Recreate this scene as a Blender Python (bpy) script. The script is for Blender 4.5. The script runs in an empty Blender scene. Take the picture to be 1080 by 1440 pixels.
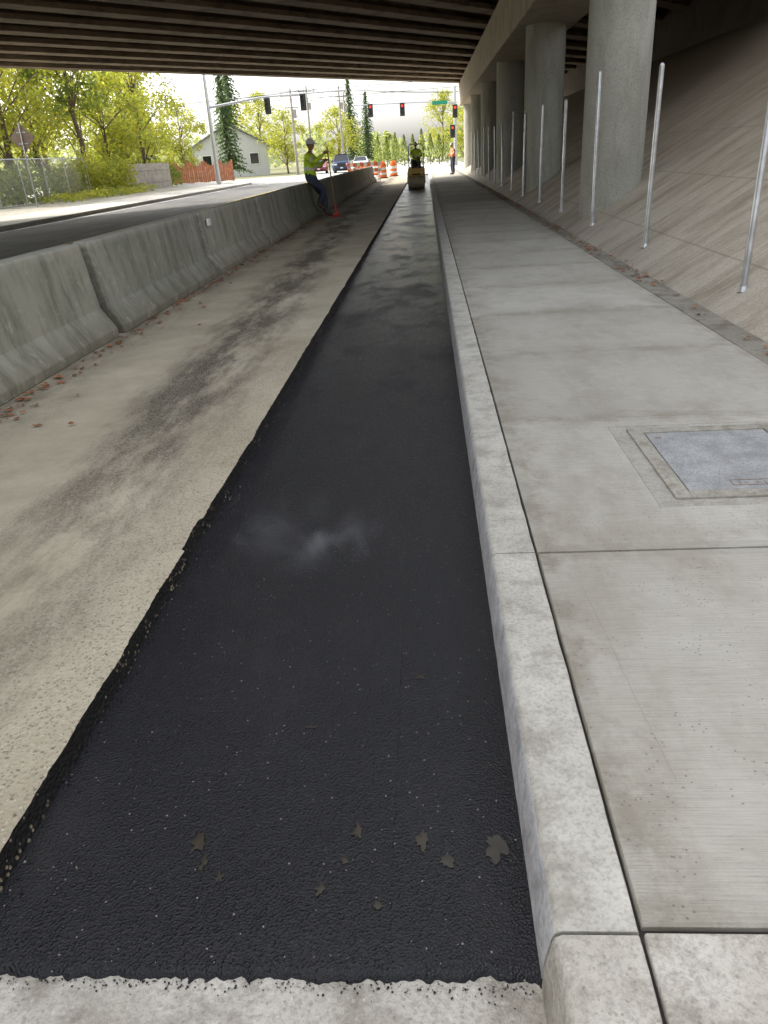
import bpy, math, random
from mathutils import Vector, Matrix, noise
random.seed(7)
S=bpy.context.scene
COL=S.collection
R_=math.radians

# ---------------------------------------------------------------- materials
class N:
    def __init__(s,name):
        s.m=bpy.data.materials.new(name); s.m.use_nodes=True
        s.t=s.m.node_tree; s.n=s.t.nodes; s.l=s.t.links
        s.n.clear()
        s.out=s.n.new('ShaderNodeOutputMaterial'); s.b=s.n.new('ShaderNodeBsdfPrincipled')
        s.l.new(s.b.outputs[0],s.out.inputs[0])
        s.tc=s.n.new('ShaderNodeTexCoord'); s.P=s.tc.outputs['Object']
    def put(s,inp,val):
        if isinstance(val,bpy.types.NodeSocket): s.l.new(val,inp)
        elif isinstance(val,(tuple,list)) and len(val)==3 and inp.type=='RGBA': inp.default_value=(*val,1)
        else: inp.default_value=val
    def noise(s,scale,detail=4,rough=.55,vec=None,dist=0):
        n=s.n.new('ShaderNodeTexNoise'); s.put(n.inputs['Vector'],vec or s.P)
        n.inputs['Scale'].default_value=scale;n.inputs['Detail'].default_value=detail
        n.inputs['Roughness'].default_value=rough;n.inputs['Distortion'].default_value=dist
        return n.outputs['Fac']
    def voro(s,scale,feat='F1',out='Distance',vec=None):
        n=s.n.new('ShaderNodeTexVoronoi'); n.feature=feat; s.put(n.inputs['Vector'],vec or s.P)
        n.inputs['Scale'].default_value=scale
        return n.outputs[out]
    def scale(s,v,vec=None):
        n=s.n.new('ShaderNodeMapping'); s.put(n.inputs['Vector'],vec or s.P); n.inputs['Scale'].default_value=v
        return n.outputs[0]
    def math(s,op,a,b=0.0,c=0.0,clamp=False):
        n=s.n.new('ShaderNodeMath'); n.operation=op; n.use_clamp=clamp
        s.put(n.inputs[0],a);s.put(n.inputs[1],b);s.put(n.inputs[2],c)
        return n.outputs[0]
    def map(s,v,a,b,c=0.,d=1.):
        n=s.n.new('ShaderNodeMapRange'); s.put(n.inputs[0],v)
        for i,x in enumerate((a,b,c,d)): n.inputs[i+1].default_value=x
        return n.outputs[0]
    def mix(s,f,a,b,mode='MIX'):
        n=s.n.new('ShaderNodeMix'); n.data_type='RGBA'; n.blend_type=mode
        s.put(n.inputs[0],f); s.put(n.inputs[6],a); s.put(n.inputs[7],b)
        return n.outputs[2]
    def xyz(s,vec=None):
        n=s.n.new('ShaderNodeSeparateXYZ'); s.put(n.inputs[0],vec or s.P); return n.outputs
    def comb(s,x,y,z):
        n=s.n.new('ShaderNodeCombineXYZ'); s.put(n.inputs[0],x);s.put(n.inputs[1],y);s.put(n.inputs[2],z); return n.outputs[0]
    def wn(s,v):
        n=s.n.new('ShaderNodeTexWhiteNoise'); n.noise_dimensions='1D'; s.put(n.inputs['W'],v); return n.outputs['Value']
    def set(s,**k):
        for a,v in k.items():
            nm={'col':'Base Color','rough':'Roughness','metal':'Metallic','spec':'Specular IOR Level','alpha':'Alpha'}[a]
            s.put(s.b.inputs[nm],v)
    def bump(s,h,dist=.005,strength=1.):
        n=s.n.new('ShaderNodeBump'); n.inputs['Distance'].default_value=dist
        s.put(n.inputs['Strength'],strength)
        s.put(n.inputs['Height'],h)
        s.l.new(n.outputs[0],s.b.inputs['Normal']); return n.outputs[0]

def simple(name,c,rough=.6,metal=0,var=.25,sc=6,bump=0,bsc=60,spec=.5):
    q=N(name); f=q.noise(sc,3)
    a=tuple(x*(1-var) for x in c); b=tuple(min(1,x*(1+var)) for x in c)
    q.set(col=q.mix(q.map(f,.3,.7),a,b),rough=rough,metal=metal,spec=spec)
    if bump: q.bump(q.noise(bsc,2),bump)
    return q.m

def m_asphalt():
    q=N('fresh_asphalt')
    x,y,z=q.xyz()
    v1=q.voro(170,out='Color'); d1=q.voro(170)
    cs=q.xyz(v1); cell=cs[0]
    big=q.noise(2.1,5,.68,q.scale((1,.6,1)))
    base=q.mix(q.map(big,.35,.65),(.005,.005,.0068),(.0095,.0095,.012))
    base=q.mix(q.map(cell,.2,1,0,.5),base,(.024,.024,.030))
    fleck=q.math('MULTIPLY',q.math('GREATER_THAN',cs[1],.9955),q.math('LESS_THAN',d1,.45))
    base=q.mix(q.math('MULTIPLY',fleck,.7),base,(.36,.33,.27))
    dust=q.map(big,.52,.72,0,.35)
    base=q.mix(dust,base,(.034,.032,.031))
    q.set(col=base)
    wet=q.math('MULTIPLY',q.map(y,5.,13,0,1),q.map(q.noise(1.0,4,.65,q.scale((1.6,.9,1))),.36,.56,.15,1))
    r=q.math('ADD',q.map(dust,0,.35,.44,.62),q.map(cell,0,1,-.14,.14))
    r=q.math('SUBTRACT',r,q.math('MULTIPLY',wet,.30))
    q.set(rough=r,spec=q.map(wet,0,1,.36,.9))
    h=q.math('ADD',q.math('ADD',d1,q.math('MULTIPLY',cell,.6)),q.math('MULTIPLY',q.noise(130,2,.7),.5))
    seam=q.map(q.math('ABSOLUTE',q.math('ADD',x,.135)),0,.006,-.5,0)
    h=q.math('ADD',h,seam)
    q.bump(h,.0034,q.map(wet,0,1,.85,.7))
    return q.m

def m_sidewalk():
    q=N('sidewalk_concrete'); x,y,z=q.xyz()
    idx=q.math('FLOOR',q.math('DIVIDE',q.math('SUBTRACT',y,.98),1.52))
    rnd=q.wn(idx)
    big=q.noise(.9,3,.6); mid=q.noise(5,7,.74)
    c=q.mix(q.map(big,.3,.7),(.375,.355,.30),(.52,.50,.44))
    c=q.mix(q.map(mid,.38,.66,0,.55),c,(.59,.57,.515))
    c=q.mix(q.map(rnd,0,1,0,.5),c,(.345,.325,.275))
    fy=q.math('MODULO',q.math('SUBTRACT',y,.98),1.52)
    ed=q.math('MINIMUM',fy,q.math('SUBTRACT',1.52,fy))
    ed=q.math('MINIMUM',ed,q.math('SUBTRACT',x,.385))
    ed=q.math('MINIMUM',ed,q.math('SUBTRACT',2.23,x))
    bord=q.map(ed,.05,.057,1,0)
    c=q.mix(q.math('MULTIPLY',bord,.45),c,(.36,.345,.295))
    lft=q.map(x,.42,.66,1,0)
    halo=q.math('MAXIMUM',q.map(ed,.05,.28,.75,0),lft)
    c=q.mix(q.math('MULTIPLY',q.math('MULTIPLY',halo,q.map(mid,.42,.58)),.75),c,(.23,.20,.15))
    stain=q.map(q.noise(2.2,6,.74,q.scale((1,.5,1))),.48,.64,0,.55)
    c=q.mix(stain,c,(.30,.275,.22))
    broom=q.noise(1,3,.75,q.scale((6,210,1)))
    c=q.mix(q.map(broom,.42,.7,0,.42),c,(.24,.225,.19))
    spk=q.math('MULTIPLY',q.map(q.voro(60),.08,.24,.8,0),q.math('GREATER_THAN',mid,.52))
    c=q.mix(spk,c,(.13,.115,.09))
    cr=q.math('ABSOLUTE',q.math('SUBTRACT',x,q.math('ADD',q.map(y,1.3,2.3,.56,.50),q.math('MULTIPLY',q.math('SUBTRACT',mid,.5),.02))))
    crk=q.math('MULTIPLY',q.math('LESS_THAN',cr,.0007),q.math('MULTIPLY',q.math('LESS_THAN',y,2.25),q.math('GREATER_THAN',y,1.35)))
    c=q.mix(q.math('MULTIPLY',crk,.4),c,(.07,.06,.05))
    q.set(col=c,rough=.74,spec=.35)
    h=q.math('ADD',broom,q.math('MULTIPLY',q.noise(80,3,.75),.9))
    q.bump(h,.0032,1.)
    return q.m

def m_conc(name,a,b,dark,amt=.5,sc=1.2,bump=.003,bsc=50,agg=0,stretch=(1,1,1),thr=.47,det=5):
    q=N(name); P=q.scale(stretch)
    c=q.mix(q.map(q.noise(sc,3,.6),.3,.7),a,b)
    c=q.mix(q.map(q.noise(sc*2.3,det,.72,P),thr,thr+.16,0,amt),c,dark)
    hn=q.noise(bsc,3,.7)
    c=q.mix(q.map(hn,.45,.70,0,.5),c,tuple(x*.45 for x in a))
    if agg:
        cc=q.xyz(q.voro(agg,out='Color'))
        dd=q.voro(agg)
        st=q.math('MULTIPLY',q.math('GREATER_THAN',cc[0],.6),q.math('LESS_THAN',dd,.34))
        c=q.mix(q.math('MULTIPLY',st,.5),c,q.mix(cc[1],(.20,.18,.14),(.66,.62,.56)))
    q.set(col=c,rough=.8,spec=.3)
    q.bump(hn,bump)
    return q.m

def m_oldpave():
    q=N('worn_road_concrete'); x,y,z=q.xyz()
    n0=q.noise(1.1,6,.72)
    c=q.mix(q.map(n0,.32,.68),(.36,.31,.22),(.57,.51,.385))
    ex=q.map(q.math('ADD',q.noise(1.3,3,.6,q.scale((1.2,.35,1))),q.map(q.math('ABSOLUTE',q.math('ADD',x,1.3)),0,.8,.14,-.1)),.40,.56)
    cc=q.xyz(q.voro(85,out='Color')); dd=q.voro(85)
    st=q.math('MULTIPLY',q.math('MULTIPLY',q.math('GREATER_THAN',cc[0],.35),q.math('LESS_THAN',dd,.44)),ex)
    c=q.mix(q.math('MULTIPLY',st,.62),c,q.mix(cc[1],(.16,.13,.09),(.62,.57,.46)))
    cx=q.math('ADD',1.75,q.map(y,2,25,-.12,.55))
    dx=q.math('ABSOLUTE',q.math('ADD',x,cx))
    g=q.map(dx,.05,.62,1,0)
    n1=q.noise(1.3,6,.74,q.scale((1.7,.5,1)))
    s1=q.map(q.math('MULTIPLY',g,q.map(n1,.36,.66)),.10,.58,0,.9)
    s1=q.math('MULTIPLY',s1,q.map(y,2.0,5.5,.55,1))
    fine=q.noise(75,3,.8)
    s1=q.math('MULTIPLY',s1,q.map(fine,.38,.58,.45,1.1),0,True)
    lip=q.map(q.math('ABSOLUTE',q.math('ADD',x,1.12)),0,.6,1,0)
    sp=q.math('MULTIPLY',lip,q.map(fine,.58,.65))
    s2=q.math('MAXIMUM',s1,q.math('MULTIPLY',sp,.75))
    s3=q.math('MULTIPLY',q.map(x,-2.6,-3.1,0,.7),q.map(n1,.35,.6))
    s2=q.math('MAXIMUM',s2,s3)
    c=q.mix(s2,c,(.055,.045,.036))
    q.set(col=c,rough=.82,spec=.3)
    h=q.math('ADD',fine,q.math('MULTIPLY',dd,q.math('MULTIPLY',ex,-.9)))
    q.bump(h,.0045)
    return q.m

def m_brokenface():
    q=N('broken_edge_tar')
    cc=q.xyz(q.voro(75,out='Color')); dd=q.voro(75)
    st=q.math('MULTIPLY',q.math('GREATER_THAN',cc[0],.72),q.math('LESS_THAN',dd,.4))
    st=q.math('MULTIPLY',st,q.map(q.noise(5,3),.46,.6))
    c=q.mix(q.math('MULTIPLY',st,.8),(.010,.009,.009),(.27,.22,.15))
    q.set(col=c,rough=.65,spec=.3); q.bump(q.math('ADD',q.noise(70,3,.7),dd),.006)
    return q.m

def m_barrier():
    q=N('barrier_concrete'); x,y,z=q.xyz()
    fr_=q.math('DIVIDE',q.math('SUBTRACT',y,3.45),3.95); idx=q.math('FLOOR',fr_)
    rn=q.wn(idx)
    c=q.mix(q.map(q.noise(1.5,4,.65),.3,.7),(.19,.195,.15),(.31,.305,.25))
    c=q.mix(q.map(rn,0,1,0,.7),c,(.40,.375,.30))
    st=q.map(q.noise(1,6,.72,q.scale((2,5,1.2))),.45,.64,0,.62)
    c=q.mix(st,c,(.11,.11,.08))
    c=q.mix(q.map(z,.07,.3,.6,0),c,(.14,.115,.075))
    je=q.math('ABSOLUTE',q.math('SUBTRACT',q.math('FRACT',fr_),.5))
    fn=q.noise(7,5,.78)
    c=q.mix(q.math('MULTIPLY',q.map(je,.465,.495,0,.8),q.map(fn,.4,.55)),c,(.09,.085,.065))
    c=q.mix(q.map(fn,.56,.66,0,.5),c,(.42,.405,.35))
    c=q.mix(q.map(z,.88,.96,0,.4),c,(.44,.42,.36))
    q.set(col=c,rough=.8,spec=.3); q.bump(q.noise(45,3,.75),.006)
    return q.m

def m_slope():
    q=N('slope_paving'); x,y,z=q.xyz()
    c=q.mix(q.map(q.noise(.7,5,.7),.3,.7),(.31,.265,.20),(.45,.40,.32))
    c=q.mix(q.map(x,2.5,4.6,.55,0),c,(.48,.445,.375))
    c=q.mix(q.map(x,3.6,7.5,0,.8),c,(.125,.092,.058))  # upper slope: shade painted into the base colour, along with brown dirt
    st=q.map(q.noise(1,6,.72,q.scale((.5,2.6,1))),.44,.66,0,.65); c=q.mix(st,c,(.15,.12,.08))
    fy=q.math('MODULO',q.math('ADD',y,20),1.22); fx=q.math('MODULO',q.math('ADD',x,.4),.98)
    j=q.math('MINIMUM',q.math('ABSOLUTE',q.math('SUBTRACT',fy,.6)),q.math('ABSOLUTE',q.math('SUBTRACT',fx,.45)))
    jj=q.map(j,.004,.012,.4,0)
    c=q.mix(jj,c,(.11,.095,.07))
    fn=q.noise(45,3,.75)
    c=q.mix(q.map(fn,.50,.70,0,.5),c,(.12,.10,.075))
    q.set(col=c,rough=.85,spec=.25)
    q.bump(fn,.006)
    return q.m

def m_leaf(name,a,b,cst,trans=.45):
    q=N(name)
    gi=q.n.new('ShaderNodeNewGeometry')
    f=q.noise(.55,2); rp=gi.outputs['Random Per Island']
    c=q.mix(q.map(f,.35,.65),a,b); c=q.mix(q.map(rp,0,1,0,.55),c,cst)
    q.set(col=c,rough=.6,spec=.3)
    tr=q.n.new('ShaderNodeBsdfTranslucent'); q.l.new(q.mix(1.,c,(1.5,1.5,.7),'MULTIPLY'),tr.inputs[0])
    mx=q.n.new('ShaderNodeMixShader'); mx.inputs[0].default_value=trans
    q.l.new(q.b.outputs[0],mx.inputs[1]); q.l.new(tr.outputs[0],mx.inputs[2]); q.l.new(mx.outputs[0],q.out.inputs[0])
    return q.m

def m_emit(name,c,st):
    q=N(name); q.set(col=c); q.b.inputs['Emission Color'].default_value=(*c,1); q.b.inputs['Emission Strength'].default_value=st
    return q.m

M={}
M['asp']=m_asphalt(); M['side']=m_sidewalk(); M['old']=m_oldpave(); M['brk']=m_brokenface()
M['curb']=m_conc('curb_concrete',(.44,.42,.365),(.59,.57,.51),(.27,.25,.20),.6,3,.0035,85)
M['curbface']=m_conc('curb_face_concrete',(.44,.44,.445),(.58,.58,.58),(.22,.22,.22),.6,5,.004,50)
M['front']=m_conc('rough_worn_concrete',(.40,.37,.31),(.62,.59,.53),(.22,.195,.15),.7,2.6,.008,70,agg=85,det=7)
M['joint']=simple('joint_filler',(.035,.03,.026),.9)
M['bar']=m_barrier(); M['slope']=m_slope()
M['road']=m_conc('road_asphalt_worn',(.13,.127,.118),(.185,.18,.168),(.07,.07,.066),.5,.6,.004,50,stretch=(1,.2,1))
M['road2']=m_conc('sunlit_pale_road',(.36,.35,.33),(.46,.45,.42),(.26,.25,.23),.5,.3,.004,20)  # sunlit glare painted in: far road asphalt given a paler base colour
M['strip']=m_conc('gutter_concrete',(.21,.195,.16),(.30,.28,.23),(.11,.09,.06),.65,2,.004,50)
M['col']=m_conc('column_concrete',(.34,.335,.28),(.42,.41,.35),(.23,.22,.175),.45,.8,.0015,40,stretch=(2,2,.4))
M['cap']=m_conc('pier_cap_concrete',(.42,.365,.28),(.51,.45,.35),(.26,.21,.155),.5,.7,.002,30)
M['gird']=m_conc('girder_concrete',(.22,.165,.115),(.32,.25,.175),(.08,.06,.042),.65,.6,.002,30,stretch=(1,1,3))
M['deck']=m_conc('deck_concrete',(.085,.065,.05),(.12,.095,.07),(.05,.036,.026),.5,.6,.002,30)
M['galv']=simple('galvanised_steel',(.52,.53,.54),.38,.8,.18,9)
M['paint']=simple('white_road_paint',(.72,.72,.70),.6,0,.1,8)
M['yline']=simple('yellow_road_paint',(.65,.45,.06),.6,0,.1,8)
M['grass']=m_conc('ground_earth_grass',(.12,.14,.045),(.2,.19,.09),(.24,.20,.13),.6,.35,.02,8,det=3)
M['bark']=simple('tree_bark',(.14,.10,.07),.9,0,.4,5)
M['leafA']=m_leaf('leaf_yellow_green',(.18,.235,.045),(.34,.36,.08),(.46,.39,.09),.5)
M['leafB']=m_leaf('leaf_mid_green',(.085,.14,.035),(.17,.22,.06),(.27,.27,.08),.45)
M['leafD']=m_leaf('leaf_hazy_green',(.26,.31,.18),(.38,.41,.25),(.46,.46,.32),.45)  # distance haze painted into the paler leaf colour
M['leafC']=m_leaf('needle_green',(.04,.08,.035),(.08,.13,.055),(.14,.18,.07),.3)
M['dead']=simple('dead_leaf',(.26,.11,.05),.8,0,.5,15)
M['black']=simple('black_plastic',(.02,.02,.02),.5,0,.2)
M['rubber']=simple('tyre_rubber',(.018,.018,.018),.85,0,.2)
M['glass']=simple('car_glass',(.015,.02,.025),.06,0,.1,spec=.8)
M['yel']=simple('yellow_machine_paint',(.80,.52,.07),.4,0,.12)
M['steel']=simple('rolled_steel',(.60,.52,.36),.5,.1,.2)
M['orange']=simple('orange_plastic',(.88,.20,.04),.5,0,.1)
M['refl']=simple('white_reflective_band',(.8,.8,.78),.35,0,.05)
M['lime']=simple('hi_vis_lime',(.66,.92,.04),.7,0,.10,10,.004,30)
M['orv']=simple('hi_vis_orange',(.9,.22,.06),.7,0,.12,10,.004,30)
M['silver']=simple('silver_tape',(.78,.79,.78),.35,0,.05)
M['jean']=simple('dark_denim',(.05,.06,.09),.85,0,.3,10,.004,30)
M['boot']=simple('boot_leather',(.09,.055,.035),.6,0,.3)
M['skin']=simple('skin',(.38,.21,.135),.5,0,.1)
M['hair']=simple('hair_dark',(.02,.014,.01),.7)
M['hat']=simple('white_hard_hat',(.82,.82,.79),.3,0,.04)
M['straw']=simple('straw_hat',(.55,.45,.28),.8,0,.15)
M['red']=simple('red_tool_paint',(.55,.05,.03),.5)
M['wood']=simple('tool_handle_wood',(.30,.19,.10),.6)
M['signback']=simple('sign_back_metal',(.24,.18,.14),.55,.3,.15)
M['signgreen']=simple('street_sign_green',(.01,.26,.15),.4,0,.05)
M['ored']=simple('red_fence_boards',(.50,.20,.11),.8,0,.3,3)
M['fwood']=simple('weathered_fence_wood',(.38,.34,.28),.85,0,.25,3)
M['housew']=simple('white_siding',(.62,.62,.60),.7,0,.06)
M['roof']=simple('roof_shingle',(.22,.22,.23),.9,0,.25,6)
def m_lid():
    q=N('utility_lid_steel'); c=q.mix(q.map(q.noise(6,6,.78),.38,.62),(.25,.255,.255),(.40,.405,.40))
    c=q.mix(q.map(q.noise(120,2,.7),.5,.6,0,.6),c,(.14,.145,.145))
    q.set(col=c,rough=.6,metal=.1); q.bump(q.noise(160,2,.5),.002); return q.m
M['lidm']=m_lid()
M['frame']=m_conc('utility_box_frame',(.31,.29,.245),(.40,.38,.325),(.18,.16,.125),.6,5,.003,60)
M['patch']=m_conc('patch_concrete',(.36,.345,.295),(.43,.415,.36),(.26,.245,.2),.55,4,.002,60)
def m_puddle():
    q=N('wet_mud'); q.set(col=q.mix(q.noise(20,2),(.018,.015,.010),(.055,.046,.032)),rough=.32,spec=.3); return q.m
M['pud']=m_puddle()
M['bluec']=simple('car_paint_blue',(.04,.06,.13),.25,.2,.05)
M['whitec']=simple('car_paint_white',(.7,.7,.7),.25,0,.03)
M['redc']=simple('car_paint_red',(.35,.03,.03),.25,0,.05)
M['headl']=simple('headlight_lens',(.7,.72,.75),.1)
M['sigy']=simple('signal_housing',(.03,.035,.03),.5)
M['redlit']=m_emit('signal_red_lit',(1,.05,.02),1.3)
M['chalk']=simple('red_chalk',(.46,.30,.26),.9)

# ---------------------------------------------------------------- mesh builder
class MB:
    def __init__(s): s.v=[];s.f=[];s.m=[]
    def add(s,vs,fs,mat=0,T=None):
        o=len(s.v)
        for p in vs: s.v.append(tuple(T@Vector(p)) if T is not None else tuple(p))
        for f in fs: s.f.append([i+o for i in f]); s.m.append(mat)
    def box(s,c,d,mat=0,T=None):
        x,y,z=c;a,b,e=d[0]/2,d[1]/2,d[2]/2
        vs=[(x-a,y-b,z-e),(x+a,y-b,z-e),(x+a,y+b,z-e),(x-a,y+b,z-e),(x-a,y-b,z+e),(x+a,y-b,z+e),(x+a,y+b,z+e),(x-a,y+b,z+e)]
        s.add(vs,[(0,3,2,1),(4,5,6,7),(0,1,5,4),(1,2,6,5),(2,3,7,6),(3,0,4,7)],mat,T)
    def tube(s,pts,rad,n=10,mat=0,T=None,caps=True):
        pts=[Vector(p) for p in pts]
        if not isinstance(rad,(list,tuple)): rad=[rad]*len(pts)
        vs=[];fs=[]; pu=None
        for i,p in enumerate(pts):
            d=(pts[min(i+1,len(pts)-1)]-pts[max(i-1,0)]).normalized()
            if pu is None:
                u=d.orthogonal().normalized()
            else:
                u=(pu-d*pu.dot(d)); u=u.normalized() if u.length>1e-5 else d.orthogonal().normalized()
            pu=u; w=d.cross(u)
            for k in range(n):
                a=2*math.pi*k/n; vs.append(p+(u*math.cos(a)+w*math.sin(a))*rad[i])
        for i in range(len(pts)-1):
            for k in range(n):
                fs.append((i*n+k,i*n+(k+1)%n,(i+1)*n+(k+1)%n,(i+1)*n+k))
        if caps:
            fs.append(tuple(range(n-1,-1,-1))); fs.append(tuple(range((len(pts)-1)*n,len(pts)*n)))
        s.add(vs,fs,mat,T)
    def prism(s,prof,y0,y1,mat=0,T=None):
        n=len(prof); vs=[(p[0],y0,p[1]) for p in prof]+[(p[0],y1,p[1]) for p in prof]
        fs=[(i,(i+1)%n,(i+1)%n+n,i+n) for i in range(n)]+[tuple(range(n-1,-1,-1)),tuple(range(n,2*n))]
        s.add(vs,fs,mat,T)
    def ell(s,c,r,mat=0,T=None,nu=14,nv=9,fn=None,v0=0,v1=1):
        vs=[];fs=[]
        for j in range(nv+1):
            th=math.pi*(v0+(v1-v0)*j/nv)
            for i in range(nu):
                a=2*math.pi*i/nu
                p=Vector((math.sin(th)*math.cos(a),math.sin(th)*math.sin(a),math.cos(th)))
                if fn: p=fn(p)
                vs.append((c[0]+p.x*r[0],c[1]+p.y*r[1],c[2]+p.z*r[2]))
        for j in range(nv):
            for i in range(nu): fs.append((j*nu+i,(j+1)*nu+i,(j+1)*nu+(i+1)%nu,j*nu+(i+1)%nu))
        s.add(vs,fs,mat,T)
    def build(s,name,mats,parent=None,smooth=True,bevel=0,ang=35,fixn=True):
        me=bpy.data.meshes.new(name); me.from_pydata(s.v,[],s.f); 
        for m in mats: me.materials.append(m)
        me.polygons.foreach_set('material_index',s.m)
        me.update()
        if fixn:
            import bmesh
            b=bmesh.new(); b.from_mesh(me); bmesh.ops.recalc_face_normals(b,faces=b.faces); b.to_mesh(me); b.free()
        if smooth:
            me.polygons.foreach_set('use_smooth',[True]*len(me.polygons)); me.set_sharp_from_angle(angle=R_(ang))
        o=bpy.data.objects.new(name,me); COL.objects.link(o)
        if parent: o.parent=parent
        if bevel:
            b=o.modifiers.new('bev','BEVEL'); b.width=bevel; b.segments=2; b.limit_method='ANGLE'
        return o
def empty(name,loc=(0,0,0),rz=0,sc=1):
    o=bpy.data.objects.new(name,None); COL.objects.link(o); o.location=loc; o.rotation_euler=(0,0,rz); o.scale=(sc,sc,sc); return o
def nz(x,y=0,z=0): return noise.noise(Vector((x,y,z)))
def frange(a,b,st):
    out=[];x=a
    while x<b-1e-6: out.append(x); x+=st
    return out+[b]

# ---------------------------------------------------------------- ground and roads
g=MB(); g.add([(-900,-900,-.16),(900,-900,-.16),(900,900,-.16),(-900,900,-.16)],[(0,1,2,3)]); g.build('ground',[M['grass']],smooth=False)

ys=frange(-.5,7,.018)+frange(7.05,20,.06)+frange(20.2,62,.3)
def edge(y):
    e=-1.092+.008*nz(y*1.7,3)+.006*nz(y*6,5)+.003*nz(y*19,9)+.003*nz(y*47,4)
    e+= .026*max(0,nz(y*2.3,17)-.25)
    if 2.75<y<3.05: e-=.016
    return e
pv=MB(); rows=[]
for y in ys:
    e=edge(y)
    rows.append([(-3.72,y,.07),(-2.4,y,.07),(-1.4,y,.07),(e-.02,y,.07),(e+.002*nz(y*60,1),y,.068+.002*nz(y*45,8)),
        (e+.004+.005*nz(y*48,2),y,.050),(e+.004+.007*nz(y*44,4),y,.028),(e+.018+.009*nz(y*32,6),y,-.012)])
vs=[p for r in rows for p in r]; nc=8
for i in range(len(rows)-1):
    for j in range(nc-1):
        pv.f.append([i*nc+j,i*nc+j+1,(i+1)*nc+j+1,(i+1)*nc+j]); pv.m.append(0 if j<4 else 1)
pv.v=vs; pv.build('worn_concrete_road',[M['old'],M['brk']],ang=40)

ap=MB(); xs=frange(-1.14,.205,.009); rows=[]
for x in xs:
    f=.965+.014*nz(x*6,1)+.012*nz(x*20,2)+.012*nz(x*55,3)+.006*nz(x*120,3)
    row=[(x,f,-.018),(x,f+.006,-.004),(x,f+.022,.0)]
    for y in (1.1,1.5,2.5,5,10,20,35,62): row.append((x,y,0))
    rows.append(row)
nc=len(rows[0]); ap.v=[p for r in rows for p in r]
for i in range(len(rows)-1):
    for j in range(nc-1): ap.f.append([i*nc+j,(i+1)*nc+j,(i+1)*nc+j+1,i*nc+j+1]); ap.m.append(0)
ap.build('fresh_asphalt_strip',[M['asp']],ang=60)
fr=MB(); fr.add([(-1.14,-30,-.015),(.215,-30,-.015),(.215,1.05,-.015),(-1.14,1.05,-.015)],[(0,1,2,3)]); fr.build('rough_concrete_apron',[M['front']],smooth=False)
pb=MB(); pb.add([(-3.72,-60,.066),(-1.1,-60,.066),(-1.1,-.5,.066),(-3.72,-.5,.066)],[(0,1,2,3)]); pb.build('worn_concrete_road',[M['old']],smooth=False)

cr=MB()
def stone(mb,x,y,z,r,mat):
    T=Matrix.Translation((x,y,z))@Matrix.Rotation(random.random()*6,4,'Z')@Matrix.Rotation(random.random()*3,4,'X')
    a=r*random.uniform(.7,1.3);b=r*random.uniform(.6,1.1);c=r*random.uniform(.5,.9)
    mb.add([(a,0,0),(-a,0,0),(0,b,0),(0,-b,0),(0,0,c),(0,0,-c)],[(0,2,4),(2,1,4),(1,3,4),(3,0,4),(2,0,5),(1,2,5),(3,1,5),(0,3,5)],mat,T)
for i in range(1100):
    y=.99+random.random()**1.8*5; x=random.uniform(-1.06,.18); stone(cr,x,y,.002,random.uniform(.0008,.0024),0 if random.random()<.72 else 1)
for i in range(350):
    y=.99+random.random()*8; x=-1.068+abs(random.gauss(0,.02)); stone(cr,x,y,.003,random.uniform(.002,.005),0 if random.random()<.92 else 1)
for i in range(300):
    x=random.uniform(-1.1,.2); y=.962-abs(random.gauss(0,.014)); stone(cr,x,y,-.012,random.uniform(.001,.0035),0)
for i in range(320):
    y=.3+random.random()*6; x=random.uniform(-1.6,-1.12); stone(cr,x,y,.071,random.uniform(.0008,.0024),0)
cr.build('asphalt_crumbs',[M['asp'],M['frame']],smooth=False,fixn=False)

for (px,py,w,h) in [(-.63,1.30,.016,.03),(-.225,1.335,.011,.024),(-.06,1.31,.014,.026),(.0,1.25,.015,.016),(.12,1.29,.022,.032),(-.40,1.72,.02,.006),(-.30,1.17,.01,.012),(-.55,1.2,.008,.012),(-.07,1.95,.012,.01),(-.6,1.24,.008,.02),(-.25,1.25,.008,.014),(-.16,1.13,.012,.008)]:
    b=MB(); n=30
    vs=[(px,py,.0045)]
    for k in range(n):
        a=2*math.pi*k/n; r=1+1.1*nz(math.cos(a)*1.7+px*9,math.sin(a)*1.7+py*7)+.3*nz(math.cos(a)*5,math.sin(a)*5+px*20)
        vs.append((px+w*r*math.cos(a),py+h*r*math.sin(a),.0035))
    b.add(vs,[(0,k+1,(k+1)%n+1) for k in range(n)]); b.build('puddle',[M['pud']])

# ---------------------------------------------------------------- curb & sidewalk
cb=MB()
yj=[-30,-1.2,.965]
y=2.50
while y<62: yj.append(y); y+=3.04
for i in range(len(yj)-1):
    a=yj[i]+.004; b=yj[i+1]-.004
    st=frange(a,b,.04 if a<8 and a>-2 else .5); prof=lambda yy:[(.186,-.03),(.190+.003*nz(yy*9,1),.05),(.203+.003*nz(yy*11,4),.125),(.209+.003*nz(yy*13,7),.141),(.222+.002*nz(yy*25,7),.150),(.369+.003*nz(yy*7,2)+.002*nz(yy*30,2),.150),(.372+.003*nz(yy*7,2),.143),(.372,-.03)]
    n=8;o=len(cb.v)
    for yy in st:
        for p in prof(yy): cb.v.append((p[0],yy,p[1]))
    for k in range(len(st)-1):
        for j in range(n-1):
            cb.f.append([o+k*n+j,o+k*n+j+1,o+(k+1)*n+j+1,o+(k+1)*n+j]); cb.m.append((1 if j<3 else 0) if i>1 else 2)
    cb.f.append([o+j for j in range(n)]);cb.m.append(0)
    e=o+(len(st)-1)*n; cb.f.append([e+j for j in range(n)]);cb.m.append(0)
cb.build('concrete_curb',[M['curb'],M['curbface'],M['front']],ang=50)
ch=MB()
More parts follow.
